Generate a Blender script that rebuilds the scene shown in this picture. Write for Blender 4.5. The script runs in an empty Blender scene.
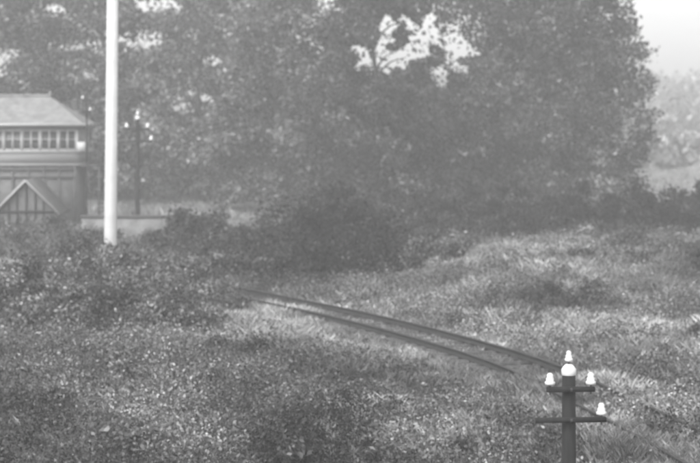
import bpy, math, random
import numpy as np
rng=np.random.default_rng(7); random.seed(7)
sc=bpy.context.scene
col=sc.collection
# ---------------------------------------------------------------- helpers
def vnoise(x,y,s,seed=0):
    x=np.asarray(x,float)/s; y=np.asarray(y,float)/s
    xi=np.floor(x).astype(np.int64); yi=np.floor(y).astype(np.int64)
    fx=x-xi; fy=y-yi; fx=fx*fx*(3-2*fx); fy=fy*fy*(3-2*fy)
    def h(a,b):
        n=(a*374761393+b*668265263+seed*144665)&0x7fffffff
        n=((n^(n>>13))*1274126177)&0x7fffffff
        return ((n^(n>>16))&0xffff)/65535.0
    return (h(xi,yi)*(1-fx)+h(xi+1,yi)*fx)*(1-fy)+(h(xi,yi+1)*(1-fx)+h(xi+1,yi+1)*fx)*fy
def sm(a,b,x):
    t=np.clip((np.asarray(x,float)-a)/(b-a),0,1); return t*t*(3-2*t)
def link(o,parent=None):
    col.objects.link(o)
    if parent is not None: o.parent=parent
    return o
def empty(name,loc=(0,0,0)):
    e=bpy.data.objects.new(name,None); e.location=loc; e.empty_display_size=.3
    return link(e)
def mesh_np(name,V,F,mats,shade=None,midx=None,parent=None,smooth=False):
    me=bpy.data.meshes.new(name)
    V=np.asarray(V,np.float32); F=np.asarray(F,np.int32); n,k=F.shape
    me.vertices.add(len(V)); me.vertices.foreach_set('co',V.ravel())
    me.loops.add(n*k); me.loops.foreach_set('vertex_index',F.ravel())
    me.polygons.add(n); me.polygons.foreach_set('loop_start',np.arange(0,n*k,k,dtype=np.int32))
    try: me.polygons.foreach_set('loop_total',np.full(n,k,np.int32))
    except Exception: pass
    if midx is not None: me.polygons.foreach_set('material_index',np.asarray(midx,np.int32))
    for m in mats: me.materials.append(m)
    me.update(calc_edges=True)
    if shade is not None:
        a=me.attributes.new('shade','FLOAT','FACE'); a.data.foreach_set('value',np.asarray(shade,np.float32))
    if smooth: me.polygons.foreach_set('use_smooth',np.ones(n,bool))
    o=bpy.data.objects.new(name,me)
    return link(o,parent)
class Geo:
    def __init__(s): s.V=[];s.F=[];s.S=[];s.M=[];s.n=0
    def add(s,V,F,shade,m=0):
        V=np.asarray(V,float).reshape(-1,3); F=np.asarray(F,int).reshape(-1,4)
        s.V.append(V); s.F.append(F+s.n); s.n+=len(V)
        sh=np.full(len(F),shade) if np.isscalar(shade) else shade
        s.S.append(sh); s.M.append(np.full(len(F),m))
    def make(s,name,mats,parent=None,smooth=False):
        return mesh_np(name,np.concatenate(s.V),np.concatenate(s.F),mats,np.concatenate(s.S),np.concatenate(s.M),parent,smooth)
def leaves(C,size,aspect=.6):
    n=len(C)
    a=rng.normal(size=(n,3)); a/=np.linalg.norm(a,axis=1)[:,None]
    b=rng.normal(size=(n,3)); b-=(a*b).sum(1)[:,None]*a; b/=np.linalg.norm(b,axis=1)[:,None]
    s=(np.asarray(size)*rng.uniform(.55,1.3,n))[:,None]
    V=np.stack([C-a*s,C+b*s*aspect+a*s*.1,C+a*s,C-b*s*aspect+a*s*.1],1).reshape(-1,3)
    return V,np.arange(4*n).reshape(-1,4)
def tube(g,P,R,seg=8,shade=1.,m=0):
    P=np.asarray(P,float); R=np.asarray(R,float); k=len(P)
    V=[]
    for i in range(k):
        t=P[min(i+1,k-1)]-P[max(i-1,0)]; t=t/np.linalg.norm(t)
        u=np.cross(t,[0,1,0.01] if abs(t[1])<.9 else [1,0,0]); u/=np.linalg.norm(u); w=np.cross(t,u)
        for j in range(seg):
            an=2*math.pi*j/seg; V.append(P[i]+R[i]*(math.cos(an)*u+math.sin(an)*w))
    F=[]
    for i in range(k-1):
        for j in range(seg):
            j2=(j+1)%seg; F.append((i*seg+j,i*seg+j2,(i+1)*seg+j2,(i+1)*seg+j))
    g.add(V,F,shade,m)
def boxg(g,c,d,shade=1.,m=0,rz=0.):
    x,y,z=[v/2 for v in d]
    V=np.array([(-x,-y,-z),(x,-y,-z),(x,y,-z),(-x,y,-z),(-x,-y,z),(x,-y,z),(x,y,z),(-x,y,z)])
    cr,sr=math.cos(rz),math.sin(rz)
    V=np.stack([V[:,0]*cr-V[:,1]*sr,V[:,0]*sr+V[:,1]*cr,V[:,2]],1)+np.array(c)
    g.add(V,[(0,3,2,1),(4,5,6,7),(0,1,5,4),(1,2,6,5),(2,3,7,6),(3,0,4,7)],shade,m)
def lathe(g,c,prof,seg=14,shade=1.,m=0):
    V=[];k=len(prof)
    for (r,z) in prof:
        for j in range(seg):
            an=2*math.pi*j/seg; V.append((c[0]+r*math.cos(an),c[1]+r*math.sin(an),c[2]+z))
    F=[(i*seg+j,i*seg+(j+1)%seg,(i+1)*seg+(j+1)%seg,(i+1)*seg+j) for i in range(k-1) for j in range(seg)]
    g.add(V,F,shade,m)
# ---------------------------------------------------------------- materials
def mat(name,base,var=.25,scale=6.,rough=.85,attr=False,transl=0.,stretch=(1,1,1),bump=0.,spec=.2):
    m=bpy.data.materials.new(name); m.use_nodes=True; nt=m.node_tree; nt.nodes.clear()
    N=nt.nodes.new; L=nt.links.new
    out=N('ShaderNodeOutputMaterial'); tc=N('ShaderNodeTexCoord'); mp=N('ShaderNodeMapping'); mp.inputs['Scale'].default_value=stretch
    nz=N('ShaderNodeTexNoise'); nz.inputs['Scale'].default_value=scale; nz.inputs['Detail'].default_value=6 if not attr else 1; nz.inputs['Roughness'].default_value=.65
    L(tc.outputs['Object'],mp.inputs[0]); L(mp.outputs[0],nz.inputs['Vector'])
    mr=N('ShaderNodeMapRange'); mr.inputs[1].default_value=.3; mr.inputs[2].default_value=.7
    mr.inputs[3].default_value=base*(1-var); mr.inputs[4].default_value=base*(1+var)
    L(nz.outputs[0],mr.inputs[0]); v=mr.outputs[0]
    if attr:
        at=N('ShaderNodeAttribute'); at.attribute_name='shade'
        mu=N('ShaderNodeMath'); mu.operation='MULTIPLY'; L(v,mu.inputs[0]); L(at.outputs['Fac'],mu.inputs[1]); v=mu.outputs[0]
    cb=N('ShaderNodeCombineColor')
    for i in range(3): L(v,cb.inputs[i])
    if attr: b=N('ShaderNodeBsdfDiffuse'); L(cb.outputs[0],b.inputs[0])
    else:
        b=N('ShaderNodeBsdfPrincipled'); b.inputs['Roughness'].default_value=rough; b.inputs['Specular IOR Level'].default_value=spec
        L(cb.outputs[0],b.inputs['Base Color'])
    if bump:
        bp=N('ShaderNodeBump'); bp.inputs['Strength'].default_value=bump; bp.inputs['Distance'].default_value=.03
        L(nz.outputs[0],bp.inputs['Height']); L(bp.outputs[0],b.inputs['Normal'])
    if transl:
        t=N('ShaderNodeBsdfTranslucent'); L(cb.outputs[0],t.inputs[0]); mx=N('ShaderNodeMixShader'); mx.inputs[0].default_value=transl
        L(b.outputs[0],mx.inputs[1]); L(t.outputs[0],mx.inputs[2]); L(mx.outputs[0],out.inputs[0])
    else: L(b.outputs[0],out.inputs[0])
    return m
M_ground=mat('rough_ground',.12,.45,.5,bump=.5)
M_leaf=mat('leaf_foliage',.12,.3,.35,attr=True,transl=.3)
M_grass=mat('dry_grass',.24,.25,.5,attr=True,transl=.25)
M_bark=mat('bark',.06,.3,5,bump=.6)
M_tar=mat('tarred_wood',.015,.4,9,stretch=(1,1,.15),bump=.3)
M_white=mat('white_paint',.44,.12,1.5,rough=.7)
M_frame=mat('weathered_cream_paint',.34,.1,3,rough=.6)
M_porc=mat('porcelain',.55,.06,8,rough=.3,spec=.5)
M_rail=mat('rusty_rail',.02,.4,12,rough=.7)
M_railtop=mat('rail_head',.035,.3,12,rough=.7)
M_sleeper=mat('sleeper_timber',.06,.4,8)
M_ballast=mat('ballast',.12,.6,7,bump=1.)
M_brick=mat('brick',.11,.35,3,bump=.3)
M_slate=mat('slate_roof',.16,.35,2.2,bump=.3)
M_glass=mat('window_glass',.09,.3,2,rough=.15,spec=.5)
M_board=mat('weatherboard',.18,.2,4,stretch=(.2,1,5))
M_wall=mat('stone_wall',.13,.5,1.6,bump=.6)
M_iron=mat('painted_iron',.05,.2,6,rough=.5)
# ---------------------------------------------------------------- terrain
TR=np.array([(-40,94),(-30,90.5),(-22,86.5),(-14,80.5),(-8.5,74.5),(-4.4,68.9),(-1.8,64.6),(.99,59.4),(3.57,53.6),(5.48,48.1),(6.75,41.7),(7.4,38.2),(8.2,33),(8.9,27),(9.4,20)],float)
def resample(P,step):
    out=[]
    Q=np.vstack([2*P[0]-P[1],P,2*P[-1]-P[-2]])
    for i in range(1,len(Q)-2):
        for t in np.linspace(0,1,24,endpoint=False):
            out.append(.5*((2*Q[i])+(-Q[i-1]+Q[i+1])*t+(2*Q[i-1]-5*Q[i]+4*Q[i+1]-Q[i+2])*t*t+(-Q[i-1]+3*Q[i]-3*Q[i+1]+Q[i+2])*t**3))
    out=np.array(out); s=np.r_[0,np.cumsum(np.linalg.norm(np.diff(out,axis=0),axis=1))]
    u=np.arange(0,s[-1],step); return np.stack([np.interp(u,s,out[:,0]),np.interp(u,s,out[:,1])],1)
FAR=resample(TR,.5)
T=np.gradient(FAR,axis=0); T/=np.linalg.norm(T,axis=1)[:,None]
NRM=np.stack([T[:,1],-T[:,0]],1)
if NRM[60][1]>0: NRM=-NRM
G=1.5
CEN=FAR+NRM*G/2; NEAR=FAR+NRM*G
def trackdist(x,y):
    x=np.atleast_1d(x);y=np.atleast_1d(y)
    d=np.full(len(x),1e9); side=np.zeros(len(x))
    for i in range(0,len(CEN),2):
        dx=x-CEN[i,0];dy=y-CEN[i,1];q=np.hypot(dx,dy); m=q<d; d[m]=q[m]; side[m]=(dx*NRM[i,0]+dy*NRM[i,1])[m]
    return d,side
def hgt(x,y):
    x=np.asarray(x,float);y=np.asarray(y,float)
    h=-2.2*sm(42,31,y)
    h=h*(1-sm(26,12,y))+5.2*sm(24,4,y)
    h+=.7*sm(3,10,x-(60-y)*.1)*sm(58,72,y)*sm(98,80,y)*sm(60,30,np.abs(x))
    rough=.45*(vnoise(x,y,3.1,3)-.5)+.5*(vnoise(x,y,9,5)-.5)
    h+=rough*sm(1500,300,y)
    h+=sm(260,620,y)*(8+9*vnoise(x,y,140,9)+6*sm(40,300,x))
    h+=sm(600,1800,y)*30*vnoise(x,y,500,11)
    return h
def hgt_t(x,y):
    x=np.asarray(x,float);y=np.asarray(y,float)
    sh=x.shape; d,_=trackdist(x.ravel(),y.ravel()); d=d.reshape(sh)
    w=sm(1.5,4.5,d)
    h=hgt(x,y)
    inn=(y>18)&(y<100)
    return np.where(inn,h*w+(1-w)*(-.16),h)
def axis(a,b,st,far,r=1.12):
    mid=list(np.arange(a,b,st)); s=st;v=b;hi=[]
    while v<far: hi.append(v); s*=r; v+=s
    s=st;v=a;lo=[]
    while v>-far: s*=r; v-=s; lo.append(v)
    return np.array(lo[::-1]+mid+hi)
X=axis(-26,26,.4,3000);Y=axis(14,106,.4,3500)
XX,YY=np.meshgrid(X,Y); ZZ=hgt_t(XX,YY)
nx,ny=len(X),len(Y); idx=np.arange(nx*ny).reshape(ny,nx)
F=np.stack([idx[:-1,:-1],idx[:-1,1:],idx[1:,1:],idx[1:,:-1]],-1).reshape(-1,4)
mesh_np('ground',np.stack([XX,YY,ZZ],-1).reshape(-1,3),F,[M_ground],smooth=True)
# light and dark stands of herbage (x, y, radius, strength)
PATCH=[(-5.4,57,2.2,.8),(1.2,41.5,1.5,.6),(-4.3,41.3,1.6,.6),(12,84,3.5,.45),(2.6,86,2.2,.7),(-3.4,60,1.3,.7),(8,44,2.2,.35),(9,57,2,.3),
       (-10,66,4.5,-.4),(-3,50,1.1,-.6),(-.4,48,1.6,-.6),(2,45.2,1.2,-.6),(7.3,63,1.7,-.6),(-8,41,2.5,-.3),(-1,37.5,1.6,-.3),(4.6,36.5,1.4,-.4),(10,66,2,-.3),(-1.5,74,4,-.5),
       (-7,49,1.6,-.5),(-2.6,44,1.4,-.4),(6.6,37.5,1.,-.3),(13,70,1.8,-.4),(-5.5,38,1.2,-.4)]
def patch(x,y):
    v=np.zeros(np.shape(x))
    for a,b,r,s in PATCH: v=v+s*np.exp(-((x-a)**2+((y-b)/1.6)**2)/r**2)
    return np.clip(1+v,.35,1.9)
# ---------------------------------------------------------------- railway track
tr=empty('railway_track')
def sweep(name,path,prof,mats,mi,parent):
    k=len(prof); n=len(path)
    t=np.gradient(path,axis=0); t/=np.linalg.norm(t,axis=1)[:,None]; nn=np.stack([-t[:,1],t[:,0]],1)
    V=np.zeros((n,k,3))
    for j,(a,z) in enumerate(prof):
        V[:,j,0]=path[:,0]+nn[:,0]*a; V[:,j,1]=path[:,1]+nn[:,1]*a; V[:,j,2]=z
    V=V.reshape(-1,3); Fs=[];Ms=[]
    for j in range(k-1):
        I=np.arange(n-1)*k+j
        Fs.append(np.stack([I,I+1,I+k+1,I+k],1)); Ms.append(np.full(n-1,mi[j]))
    mesh_np(name,V,np.concatenate(Fs),mats,None,np.concatenate(Ms),parent)
rp=[(-.07,.0),(-.07,.025),(-.02,.04),(-.02,.12),(-.036,.13),(-.036,.165),(.036,.165),(.036,.13),(.02,.12),(.02,.04),(.07,.025),(.07,0)]
rp=[(a,z+.06) for a,z in rp]
mi=[0]*11; mi[5]=1
sweep('far_rail',FAR,rp,[M_rail,M_railtop],mi,tr); sweep('near_rail',NEAR,rp,[M_rail,M_railtop],mi,tr)
sweep('ballast_bed',CEN,[(-2.1,-.3),(-1.5,-.04),(1.5,-.04),(2.1,-.3)],[M_ballast],[0,0,0],tr)
g=Geo()
C2=resample(CEN,.75)
for i in range(len(C2)-1):
    t=C2[i+1]-C2[i]; boxg(g,(C2[i,0],C2[i,1],-.01),(.25,2.5,.13),rz=math.atan2(t[1],t[0])+random.uniform(-.02,.02))
g.make('sleepers',[M_sleeper],tr)
# ---------------------------------------------------------------- telegraph poles
INS=[(.0,.0),(.035,.0),(.085,.01),(.09,.05),(.065,.07),(.07,.11),(.05,.13),(.055,.17),(.03,.2),(0,.205)]
def telegraph_pole(loc,ztop,arms,r=.12,topins=True,s=1.,rz=0.):
    e=empty('telegraph_pole',loc); gz=float(hgt(loc[0],loc[1]))-loc[2]
    g=Geo(); tube(g,[(0,0,gz-.4),(0,0,gz+1),(0,0,ztop-.04),(0,0,ztop),(0,0,ztop+.02)],[r*1.25,r*1.18,r,r*.8,.005],14)
    o=g.make('pole_shaft',[M_tar],e)
    ga=Geo();gi=Geo();gs=Geo()
    for (z,L,insx) in arms:
        boxg(ga,(0,-r-.045,z),(L,.09,.085))
        tube(gs,[(-.02,-r-.1,z),(.02,-r-.1,z)],[.03,.03],6)
        for ix in insx:
            tube(gs,[(ix,-r-.045,z-.09),(ix,-r-.045,z+.16)],[.016,.016],6)
            lathe(gi,(ix,-r-.045,z+.08),[(a*s,b*s) for a,b in INS])
    if topins:
        tube(gs,[(0,0,ztop),(0,0,ztop+.2)],[.03,.02],6)
        lathe(gi,(0,0,ztop+.17),[(a*s*.8,b*s*.9) for a,b in INS])
        lathe(gi,(0,0,ztop-.02),[(0,.15),(.06,.14),(.1,.1),(.135,.05),(.135,-.02),(r*1.02,-.05)][::-1])
    ga.make('cross_arms',[M_tar],e); gs.make('spindles',[M_iron],e); gi.make('insulators',[M_porc],e,True)
    e.rotation_euler[2]=rz
    return e
telegraph_pole((3.89,32,0),2.36,[(2.06,.86,[-.37,.36]),(1.52,1.26,[.55])],.12,True,1.05,.08)
telegraph_pole((-11.8,100,0),6.55,[(5.95,1.3,[-.58,.6]),(5.25,1.7,[.8])],.12,True,1.3,-.1)
telegraph_pole((-15.8,108,0),8.0,[(7.6,.6,[-.25]),(6.9,.5,[.2])],.05,False,.9,.2)
# ---------------------------------------------------------------- signal post
sp=empty('semaphore_signal_post',(-9.33,70,0))
def taper(g,z0,z1,w0,w1,m=0):
    for_=[(-1,-1),(1,-1),(1,1),(-1,1)]
    V=[(a*w0/2,b*w0/2,z0) for a,b in for_]+[(a*w1/2,b*w1/2,z1) for a,b in for_]
    g.add(V,[(0,1,5,4),(1,2,6,5),(2,3,7,6),(3,0,4,7),(4,5,6,7)],1.,m)
g=Geo(); taper(g,-.5,1.72,.49,.475,1); taper(g,1.72,15.,.465,.39,0)
g.make('timber_post',[M_white,M_tar],sp)
g=Geo(); boxg(g,(0,-.25,14.2),(.3,.06,.3),m=1); boxg(g,(-.75,-.3,14.2),(1.5,.04,.3)); g.make('signal_arm',[M_white,M_iron],sp)
g=Geo(); lathe(g,(0,0,15.),[(.3,0),(.3,.05),(.1,.12),(.06,.3),(.1,.4),(0,.6)],m=0); g.make('finial',[M_iron],sp)
g=Geo()
for i in range(24): boxg(g,(.0,.33,2.+i*.5),(.3,.03,.03))
boxg(g,(-.14,.33,7.7),(.03,.05,12.2)); boxg(g,(.14,.33,7.7),(.03,.05,12.2)); g.make('ladder',[M_iron],sp)
sp.rotation_euler=(0,math.radians(.5),math.radians(4))
# ---------------------------------------------------------------- signal box
sb=empty('signal_box',(-20.6,110,0)); W=7.8;D=4.4
g=Geo(); boxg(g,(0,D/2,1.65),(W,D,4.1)); g.make('brick_base',[M_brick],sb)
g=Geo()
boxg(g,(0,D/2,4.05),(W+.12,D+.12,.7),m=0); boxg(g,(0,D/2,3.66),(W+.3,D+.3,.08),m=1)
boxg(g,(0,D/2,4.45),(W+.24,D+.24,.1),m=1); boxg(g,(0,D/2,5.95),(W+.1,D+.1,.3),m=0)
g.make('boarded_storey',[M_board,M_frame],sb)
g=Geo(); boxg(g,(0,D/2,5.15),(W-.15,D-.15,1.32)); g.make('window_glass',[M_glass],sb)
g=Geo()
nb=14
for i in range(nb+1):
    x=-W/2+W*i/nb; w=.2 if i%2==0 else .11; boxg(g,(x,-.0,5.15),(w,.14,1.3))
for zz in (4.56,5.2,5.75): boxg(g,(0,-.02,zz),(W,.08,.12 if zz!=5.2 else .06))
for i in range(7):
    y=D*i/6; boxg(g,(W/2,y,5.15),(.14,.12,1.3))
for zz in (4.56,5.75): boxg(g,(W/2+.02,D/2,zz),(.08,D,.09))
g.make('window_frames',[M_frame],sb)
g=Geo()
for i in range(9): boxg(g,(-W/2+.1+i*(W-.2)/8,-.05,1.9),(.14,.1,3.4))
for zz in (2.9,3.35): boxg(g,(0,-.06,zz),(W,.09,.12))
g.make('base_framing',[M_bark],sb)
e_=.55;z0=6.1;z1=7.85
V=[(-W/2-e_,-e_,z0),(W/2+e_,-e_,z0),(W/2+e_,D+e_,z0),(-W/2-e_,D+e_,z0),(-W/2+2.0,D/2,z1),(W/2-2.0,D/2,z1)]
g2=Geo();
me=bpy.data.meshes.new('hipped_roof'); me.from_pydata(V,[],[(0,1,5,4),(2,3,4,5),(1,2,5),(3,0,4),(3,2,1,0)]); me.materials.append(M_slate)
link(bpy.data.objects.new('hipped_roof',me),sb)
boxg(g2,(0,-e_-.03,z0),(W+2*e_,.06,.16)); boxg(g2,(W/2+e_+.03,D/2,z0),(.06,D+2*e_,.16)); g2.make('fascia',[M_frame],sb)
g=Geo(); tube(g,[(-W/2+1.95,D/2,z1+.03),(W/2-1.95,D/2,z1+.03)],[.1,.1],8); lathe(g,(W/2-2,D/2,z1),[(.08,0),(.12,.15),(.05,.3),(0,.4)]); g.make('ridge_tiles',[M_slate],sb)
g=Geo(); boxg(g,(W/2+.3,-.2,4.75),(.5,.06,.6)); g.make('name_board',[M_white],sb)
g=Geo()
boxg(g,(W/2+.75,D/2,3.6),(1.3,D,.1))
for i in range(12): boxg(g,(W/2+.75,D+.3*i,3.45-.28*i),(.9,.3,.06))
for y in (0.1,D): boxg(g,(W/2+1.35,y,4.1),(.06,.06,1.)); boxg(g,(W/2+1.35,y,1.7),(.1,.1,3.7))
boxg(g,(W/2+1.35,D/2,4.6),(.05,D,.05)); g.make('landing_and_steps',[M_bark],sb)
# gabled hut in front
hut=empty('gabled_hut',(-17.8,99,0)); hw=1.75;hd=3.
V=[(-hw+.15,0,-.4),(hw-.15,0,-.4),(hw-.15,0,1.35),(0,0,2.95),(-hw+.15,0,1.35)]
me=bpy.data.meshes.new('walls'); VV=V+[(x,hd,z) for x,_,z in V]
me.from_pydata(VV,[],[(0,1,2,3,4),(9,8,7,6,5),(1,6,7,2),(0,4,9,5)]); me.materials.append(M_brick); link(bpy.data.objects.new('walls',me),hut)
g=Geo()
for s in (-1,1):
    a=np.array([0,0,3.08]);b=np.array([s*(hw+.1),0,1.22]);n=np.array([s*.1,0,.12])
    V=[a+(0,-.25,0),b+(0,-.25,0),b+(0,hd+.25,0),a+(0,hd+.25,0)]
    V+= [v+n for v in V]
    g.add(V,[(0,1,2,3),(4,7,6,5),(0,4,5,1),(1,5,6,2),(2,6,7,3)],1.,0)
    V=[a+(0,-.3,.12),b+(0,-.3,.12),b+(0,-.3,-.02),a+(0,-.3,-.02)]; V+=[v+np.array([0,.045,0]) for v in V]
    g.add(V,[(0,3,2,1),(4,5,6,7),(0,1,5,4),(3,7,6,2),(1,2,6,5)],1.,1)
g.make('gable_roof',[M_brick,M_frame],hut)
g=Geo()
for xx in (-.95,-.5,0,.5,.95): boxg(g,(xx,-.04,.9+(1.2-abs(xx))*.6),(.09,.07,1.5+(1.2-abs(xx))*1.2))
boxg(g,(0,-.045,1.4),(3.1,.08,.12)); g.make('gable_framing',[M_tar],hut)
wl=empty('stone_wall',(-10.2,92,0)); g=Geo(); boxg(g,(0,0,.55),(7.,.4,1.9)); g.make('wall_body',[M_wall],wl)
g=Geo(); boxg(g,(0,0,1.56),(7.1,.5,.12)); g.make('coping',[M_bark],wl)
# ---------------------------------------------------------------- foliage
def blob_leaves(g,c,r,n,size,shade,m=0,flat=.8,lump=1.,cull=(),rag=0.):
    d=rng.normal(size=(n,3)); d/=np.linalg.norm(d,axis=1)[:,None]
    q=rng.uniform(.2,1.,n)**.6*(1+.25*rng.normal(size=n)*lump)
    C=np.array(c)+d*q[:,None]*np.array([r,r,r*flat])
    if cull:
        keep=np.ones(n,bool)
        nz=vnoise(C[:,0],C[:,2],1.15,77)*.6+vnoise(C[:,0],C[:,2],.5,78)*.4
        for gx,gz,ga,gb in cull:
            e=((C[:,0]-gx)/ga)**2+((C[:,2]-gz)/gb)**2
            if rag>0: k=(e<1)&(nz>rag+.25*e*e)
            else: k=e<.6+1.1*(nz-.4)
            keep&=~(k&(rng.random(n)<.97))
        C=C[keep]; n=len(C)
        if n==0: return
    V,F=leaves(C,np.full(n,size)); g.add(V,F,shade*rng.choice([.35,.75,1.15,2.2],n,p=[.27,.3,.29,.14]),m)
def gapset(lst,dist,cx=0,cz=0):
    s=dist/1800.
    return [((px-350)*s-cx,7+(110-py)*s-cz,a*s,b*s) for px,py,a,b in lst]
OPEN=[(416,50,66,46)]
HAZEGAPS=[(148,38,30,15),(190,104,30,15),(0,62,18,20),(214,60,10,8),(60,14,16,9),(160,5,30,10)]
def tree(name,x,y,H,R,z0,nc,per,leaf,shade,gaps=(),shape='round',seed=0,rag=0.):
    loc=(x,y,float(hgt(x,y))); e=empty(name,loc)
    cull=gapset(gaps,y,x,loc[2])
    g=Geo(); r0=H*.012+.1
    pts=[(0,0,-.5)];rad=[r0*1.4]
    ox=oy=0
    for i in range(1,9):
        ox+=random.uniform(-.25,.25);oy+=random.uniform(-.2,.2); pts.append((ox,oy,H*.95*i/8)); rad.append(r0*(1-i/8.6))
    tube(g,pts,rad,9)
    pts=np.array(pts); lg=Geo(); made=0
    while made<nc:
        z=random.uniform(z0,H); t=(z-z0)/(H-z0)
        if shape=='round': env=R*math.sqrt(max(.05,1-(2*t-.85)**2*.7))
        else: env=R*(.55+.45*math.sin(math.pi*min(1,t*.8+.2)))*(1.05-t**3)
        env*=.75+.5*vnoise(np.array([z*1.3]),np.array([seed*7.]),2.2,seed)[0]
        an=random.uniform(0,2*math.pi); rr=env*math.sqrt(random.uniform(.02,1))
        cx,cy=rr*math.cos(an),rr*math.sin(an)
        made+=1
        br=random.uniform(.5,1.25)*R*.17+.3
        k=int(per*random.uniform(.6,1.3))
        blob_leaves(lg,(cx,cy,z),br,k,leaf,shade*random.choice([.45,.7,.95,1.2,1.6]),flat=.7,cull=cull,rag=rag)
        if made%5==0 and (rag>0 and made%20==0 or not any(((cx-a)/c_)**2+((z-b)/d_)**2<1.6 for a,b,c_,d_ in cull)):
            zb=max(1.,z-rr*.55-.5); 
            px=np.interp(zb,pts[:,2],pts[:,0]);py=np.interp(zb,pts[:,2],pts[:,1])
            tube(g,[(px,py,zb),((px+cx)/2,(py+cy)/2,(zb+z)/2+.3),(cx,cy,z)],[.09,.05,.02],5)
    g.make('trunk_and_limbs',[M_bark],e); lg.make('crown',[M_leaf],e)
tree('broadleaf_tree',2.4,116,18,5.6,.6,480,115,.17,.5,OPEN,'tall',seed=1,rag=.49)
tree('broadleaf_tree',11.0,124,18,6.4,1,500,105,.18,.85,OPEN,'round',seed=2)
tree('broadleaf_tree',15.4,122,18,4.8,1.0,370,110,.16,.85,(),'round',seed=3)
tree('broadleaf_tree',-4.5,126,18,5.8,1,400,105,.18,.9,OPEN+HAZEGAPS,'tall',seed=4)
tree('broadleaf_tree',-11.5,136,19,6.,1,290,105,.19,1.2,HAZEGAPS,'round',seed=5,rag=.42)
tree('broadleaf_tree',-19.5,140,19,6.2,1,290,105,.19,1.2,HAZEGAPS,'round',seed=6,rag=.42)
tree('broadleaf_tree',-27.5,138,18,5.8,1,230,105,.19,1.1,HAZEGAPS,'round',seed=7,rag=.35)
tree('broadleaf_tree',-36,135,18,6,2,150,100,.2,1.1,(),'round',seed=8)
tree('broadleaf_tree',3.,112,8.5,4.8,.3,180,120,.16,.45,(),'round',seed=9)
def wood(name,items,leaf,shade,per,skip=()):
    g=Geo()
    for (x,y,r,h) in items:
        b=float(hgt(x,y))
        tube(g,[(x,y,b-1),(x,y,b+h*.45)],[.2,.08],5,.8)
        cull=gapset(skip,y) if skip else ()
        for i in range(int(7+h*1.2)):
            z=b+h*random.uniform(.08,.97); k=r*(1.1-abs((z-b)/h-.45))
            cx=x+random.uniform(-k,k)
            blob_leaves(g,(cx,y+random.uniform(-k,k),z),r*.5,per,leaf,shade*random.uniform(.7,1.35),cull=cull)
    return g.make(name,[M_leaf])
its=[(random.uniform(-48,15),random.uniform(150,185),random.uniform(2.5,4),random.uniform(6.5,8.5)) for _ in range(50)]
its+=[(x+random.uniform(-1,1),random.uniform(148,158),random.uniform(3,3.8),random.uniform(16,19)) for x in np.arange(-46,0,3.4)]
its+=[(x,random.uniform(146,152),2.8,random.uniform(15,17)) for x in (13.5,16.5)]
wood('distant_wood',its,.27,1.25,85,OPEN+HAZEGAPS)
its=[]
for i in range(170):
    y=random.uniform(300,560); x=random.uniform(.03,.32)*y; its.append((x,y,random.uniform(4,7),random.uniform(4,7.5)))
for i in range(40): its.append((random.uniform(30,90),random.uniform(205,290),random.uniform(2,3),random.uniform(2.,3.)))
wood('distant_hillside_trees',its,.8,1.5,32)  # leaf colour lightened to add distance haze on top of the mist
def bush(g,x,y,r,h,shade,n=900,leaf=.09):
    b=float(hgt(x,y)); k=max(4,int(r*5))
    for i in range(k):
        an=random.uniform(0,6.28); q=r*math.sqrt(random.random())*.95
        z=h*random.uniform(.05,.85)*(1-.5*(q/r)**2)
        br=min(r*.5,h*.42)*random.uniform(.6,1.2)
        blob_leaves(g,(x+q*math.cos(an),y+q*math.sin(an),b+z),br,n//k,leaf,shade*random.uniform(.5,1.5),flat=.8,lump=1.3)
g=Geo()
for i in range(110):
    t=i/109; x=3+24*t+random.uniform(-.4,.4); y=97+1.5*math.sin(t*5)+random.uniform(-.9,.9)
    bush(g,x,y,1.1,random.uniform(2.5,4.),.3,800,.1)
g.make('hedge',[M_leaf])
g=Geo()
for i in range(105):
    y=random.uniform(72.5,92); x=random.gauss(-1.,2.4)+(y-80)*.1
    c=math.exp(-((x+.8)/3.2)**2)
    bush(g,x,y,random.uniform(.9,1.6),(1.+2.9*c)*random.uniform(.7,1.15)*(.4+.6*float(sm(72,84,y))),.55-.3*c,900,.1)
for i in range(20):
    bush(g,random.uniform(-8.,-3.5),random.uniform(82,91),random.uniform(.9,1.5),random.uniform(1.2,2.6),.55,900,.1)
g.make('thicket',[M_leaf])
def bushlist(lst,name='bush'):
    for (x,y,r,h,s) in lst:
        g=Geo(); bush(g,x,y,r,h,s,int(1400*r*max(.7,h)),.07); g.make(name,[M_leaf])
L=[]
for i in range(40):
    y=random.uniform(55,69); px=random.uniform(-20,205); x=(px-350)/1800*y
    L.append((x,y,random.uniform(.8,1.4),random.uniform(1.2,2.),random.uniform(.5,1.4)))
for i in range(26):
    y=random.uniform(78,96); x=random.uniform(-22,-8.5); L.append((x,y,random.uniform(.8,1.3),random.uniform(.9,1.7),random.uniform(.7,1.3)))
L+=[(-12.6,89.5,1.2,1.5,.9),(-8.6,89.8,1.1,1.6,.8),(-16.4,97,1.1,1.3,.8),(-19.3,97,1.,1.2,.9)]
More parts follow.
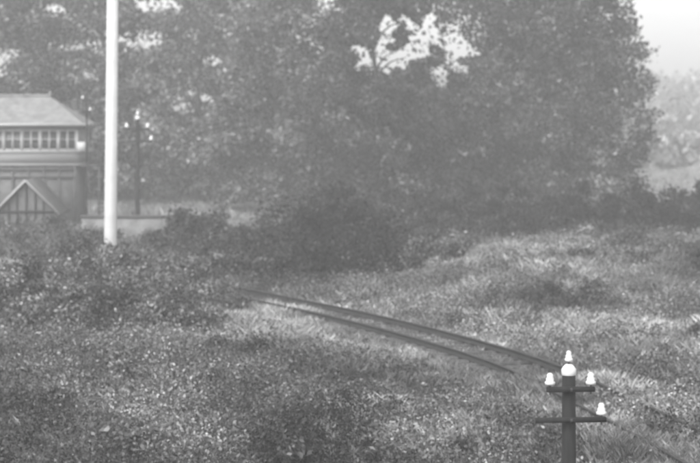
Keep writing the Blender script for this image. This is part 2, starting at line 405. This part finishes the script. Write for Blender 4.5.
# scattered bushes over the waste ground in front of the line
for (x,y,s) in [(-7,49,.6),(-5.8,46,1.1),(-8.6,54,.8),(-2.6,44,.7),(-6.8,42,.9),(-4.9,39,.8),(-3,39.5,1.2),(-1.2,38,.6),(.6,38.8,1.1),(1.8,37,.7),(-7.5,38.5,.7),(-2.2,36.4,.9),(-.2,36,.7),(2.7,38.6,1.)]:
    L.append((x,y,random.uniform(.6,1.),random.uniform(.5,.9)*(1 if x<-1 else .8),s))
L+=[(7.3,63,1.2,1.1,.6),(12.5,80,1.2,1.2,.8),(9.5,72,.9,.8,1.),(14,70,1.2,1.,.8),(10.5,55,.9,.7,.9),(12.5,62,1.,.8,.8),(8.8,45,.8,.6,.9),(9,40.5,.7,.5,1.1),(-3.0,50.5,.8,.9,.7),(-.4,47.5,1.,.55,.6),(.6,48.,.8,.45,.6),
    (2.0,45,1.,.3,.5),(3.,45.4,.8,.27,.5),(4.6,35.6,.9,.9,.7),(3.4,34.8,.8,.8,.7),
    (3.5,80,1.2,1.2,1.6),(5,84,1.,1.2,1.6),(12,88,1.3,1.4,1.6),(16,85,1.2,1.2,1.3)]
bushlist(L)
# low scrub (bramble, weeds) over the whole waste ground
N0=36000
cy=31*(98/31)**rng.random(N0); cx=rng.uniform(-.25,.25,N0)*cy
dd,ss=trackdist(cx,cy); hh=hgt_t(cx,cy)
dens=vnoise(cx,cy,3.2,51)*.6+vnoise(cx,cy,9,52)*.5+.3*sm(-1,-8,cx)*(cy<75)+.2*(cy<42)
th=rng.uniform(.25,.62,N0)
hs=rng.uniform(.25,.85,N0)*(.6+.8*vnoise(cx,cy,2.,58)); hs=np.where((ss>0)&(cy<72),np.minimum(hs,.05+.1*np.maximum(0,dd-1.3)),hs)
tone=(.35+1.8*vnoise(cx,cy,1.6,55)**1.3)*(.55+.8*vnoise(cx,cy,5,56))*patch(cx,cy)*.92
tone=np.minimum(tone,1.7)
ok=np.where(((dd>1.4)|((cy<45)&(np.abs(dd-.76)>.2)))&(dens>th)&((hs>.1)|(cy<45)))[0][:6600]
g=Geo()
for i in ok:
    r=random.uniform(.2,.6) if dd[i]>1.4 else .1; h=max(hs[i],.22 if cy[i]<45 else 0)
    for q in range(2):
        blob_leaves(g,(cx[i]+random.uniform(-r,r),cy[i]+random.uniform(-r,r),hh[i]+h*random.uniform(.2,.7)),h*.55+.08,46,.046,tone[i]*random.uniform(.7,1.35),lump=1.5,flat=.9)
g.make('undergrowth',[M_leaf])
# ---------------------------------------------------------------- rough grass
def grass(n,yr,fx,name,hmul=1.):
    y=yr[0]*(yr[1]/yr[0])**rng.random(n)
    x=(rng.random(n)*2-1)*y*fx
    d,side=trackdist(x,y)
    ht=(.08+.38*vnoise(x,y,.9,21)**1.7+.18*vnoise(x,y,4,22))*hmul*(.6+.4*sm(34,55,y))
    front=side>0
    over=sm(48.5,44,y)+sm(64,72,y)
    lim=np.where(front,.13+.09*np.clip(d-1.,0,9)+.16*sm(56,62,y),.16+.3*np.clip(d-1.2,0,9))+.35*over
    ht=np.minimum(ht,lim)
    ht=np.where((y<46)&(d<2),np.maximum(ht,.27*vnoise(x,y,1.2,44)+.17),ht)
    keep=(np.abs(d-.76)>.13)|(over>.25)
    x,y,ht,d=x[keep],y[keep],ht[keep],d[keep]
    z=hgt_t(x,y); z=np.where(d<1.6,np.maximum(z,-.04),z)
    tone=(.5+.9*vnoise(x,y,2.2,31))*(.6+.75*vnoise(x,y,8,33))*(.5+1.*vnoise(x,y,.6,35))*patch(x,y)
    tone=np.minimum(tone,1.7)
    K=8; m=len(x)
    sp_=.09+.0012*np.repeat(y,K); sp_=np.where(np.repeat(d,K)<1.4,.05,sp_)
    x=np.repeat(x,K)+rng.normal(size=m*K)*sp_; y=np.repeat(y,K)+rng.normal(size=m*K)*sp_; z=np.repeat(z,K)-.03
    ht=np.repeat(ht,K)*rng.uniform(.3,1.2,m*K); tn=np.repeat(tone,K)*rng.uniform(.35,1.7,m*K)
    an=rng.uniform(0,2*math.pi,m*K); w=rng.uniform(.006,.014,m*K)*(.5+.011*y); ln=rng.uniform(.0,.9,m*K)*ht; la=rng.uniform(0,2*math.pi,m*K)
    B=np.stack([x,y,z],1); U=np.stack([np.cos(an)*w,np.sin(an)*w,0*w],1); Ld=np.stack([np.cos(la)*ln,np.sin(la)*ln,ht],1)
    Md=np.stack([np.cos(la)*ln*.35,np.sin(la)*ln*.35,ht*.6],1)
    V=np.stack([B-U,B+U,B+Md+U*1.1,B+Ld],1).reshape(-1,3)
    mesh_np(name,V,np.arange(len(V)).reshape(-1,4),[M_grass],tn)
grass(110000,(29,104),.27,'rough_grass')
grass(9000,(104,240),.3,'field_grass',1.2)
# ---------------------------------------------------------------- air haze
m=bpy.data.materials.new('mist'); m.use_nodes=True; nt=m.node_tree; nt.nodes.clear()
o=nt.nodes.new('ShaderNodeOutputMaterial'); vs=nt.nodes.new('ShaderNodeVolumeScatter'); vs.inputs['Density'].default_value=.0019; vs.inputs['Color'].default_value=(1,1,1,1); vs.inputs['Anisotropy'].default_value=.1
nt.links.new(vs.outputs[0],o.inputs['Volume'])
g=Geo(); boxg(g,(0,320,17),(800,760,54)); g.make('mist',[m])
# ---------------------------------------------------------------- light
w=bpy.data.worlds.new('World'); sc.world=w; w.use_nodes=True; nt=w.node_tree; nt.nodes.clear()
el=math.radians(48); az=math.radians(215)
sk=nt.nodes.new('ShaderNodeTexSky'); sk.sky_type='NISHITA'; sk.sun_disc=False; sk.sun_elevation=el; sk.sun_rotation=az; sk.dust_density=4; sk.air_density=1.5
bw=nt.nodes.new('ShaderNodeRGBToBW'); mu=nt.nodes.new('ShaderNodeMath'); mu.operation='MULTIPLY'; mu.inputs[1].default_value=3.8
bg=nt.nodes.new('ShaderNodeBackground'); bg.inputs[1].default_value=.12; ou=nt.nodes.new('ShaderNodeOutputWorld')
nt.links.new(sk.outputs[0],bw.inputs[0]); nt.links.new(bw.outputs[0],mu.inputs[0]); nt.links.new(mu.outputs[0],bg.inputs[0]); nt.links.new(bg.outputs[0],ou.inputs[0])
sd=bpy.data.lights.new('sun','SUN'); sd.energy=1.5; sd.angle=math.radians(16); so=bpy.data.objects.new('sun',sd); link(so)
from mathutils import Vector
dirv=Vector((math.sin(az)*math.cos(el),math.cos(az)*math.cos(el),math.sin(el)))
so.rotation_euler=dirv.to_track_quat('Z','Y').to_euler(); so.location=(0,0,60)
# ---------------------------------------------------------------- camera
cd=bpy.data.cameras.new('camera'); cam=bpy.data.objects.new('camera',cd); link(cam)
cam.location=(0,0,7); cam.rotation_euler=(math.radians(90),0,0)
cd.sensor_width=36; cd.lens=36*1800/700; cd.shift_y=-121.5/700; cd.clip_end=6000; cd.clip_start=.2
cd.dof.use_dof=True; cd.dof.focus_distance=23; cd.dof.aperture_fstop=1.7
sc.camera=cam
sc.view_settings.view_transform='Standard'; sc.view_settings.look='None'; sc.view_settings.exposure=0
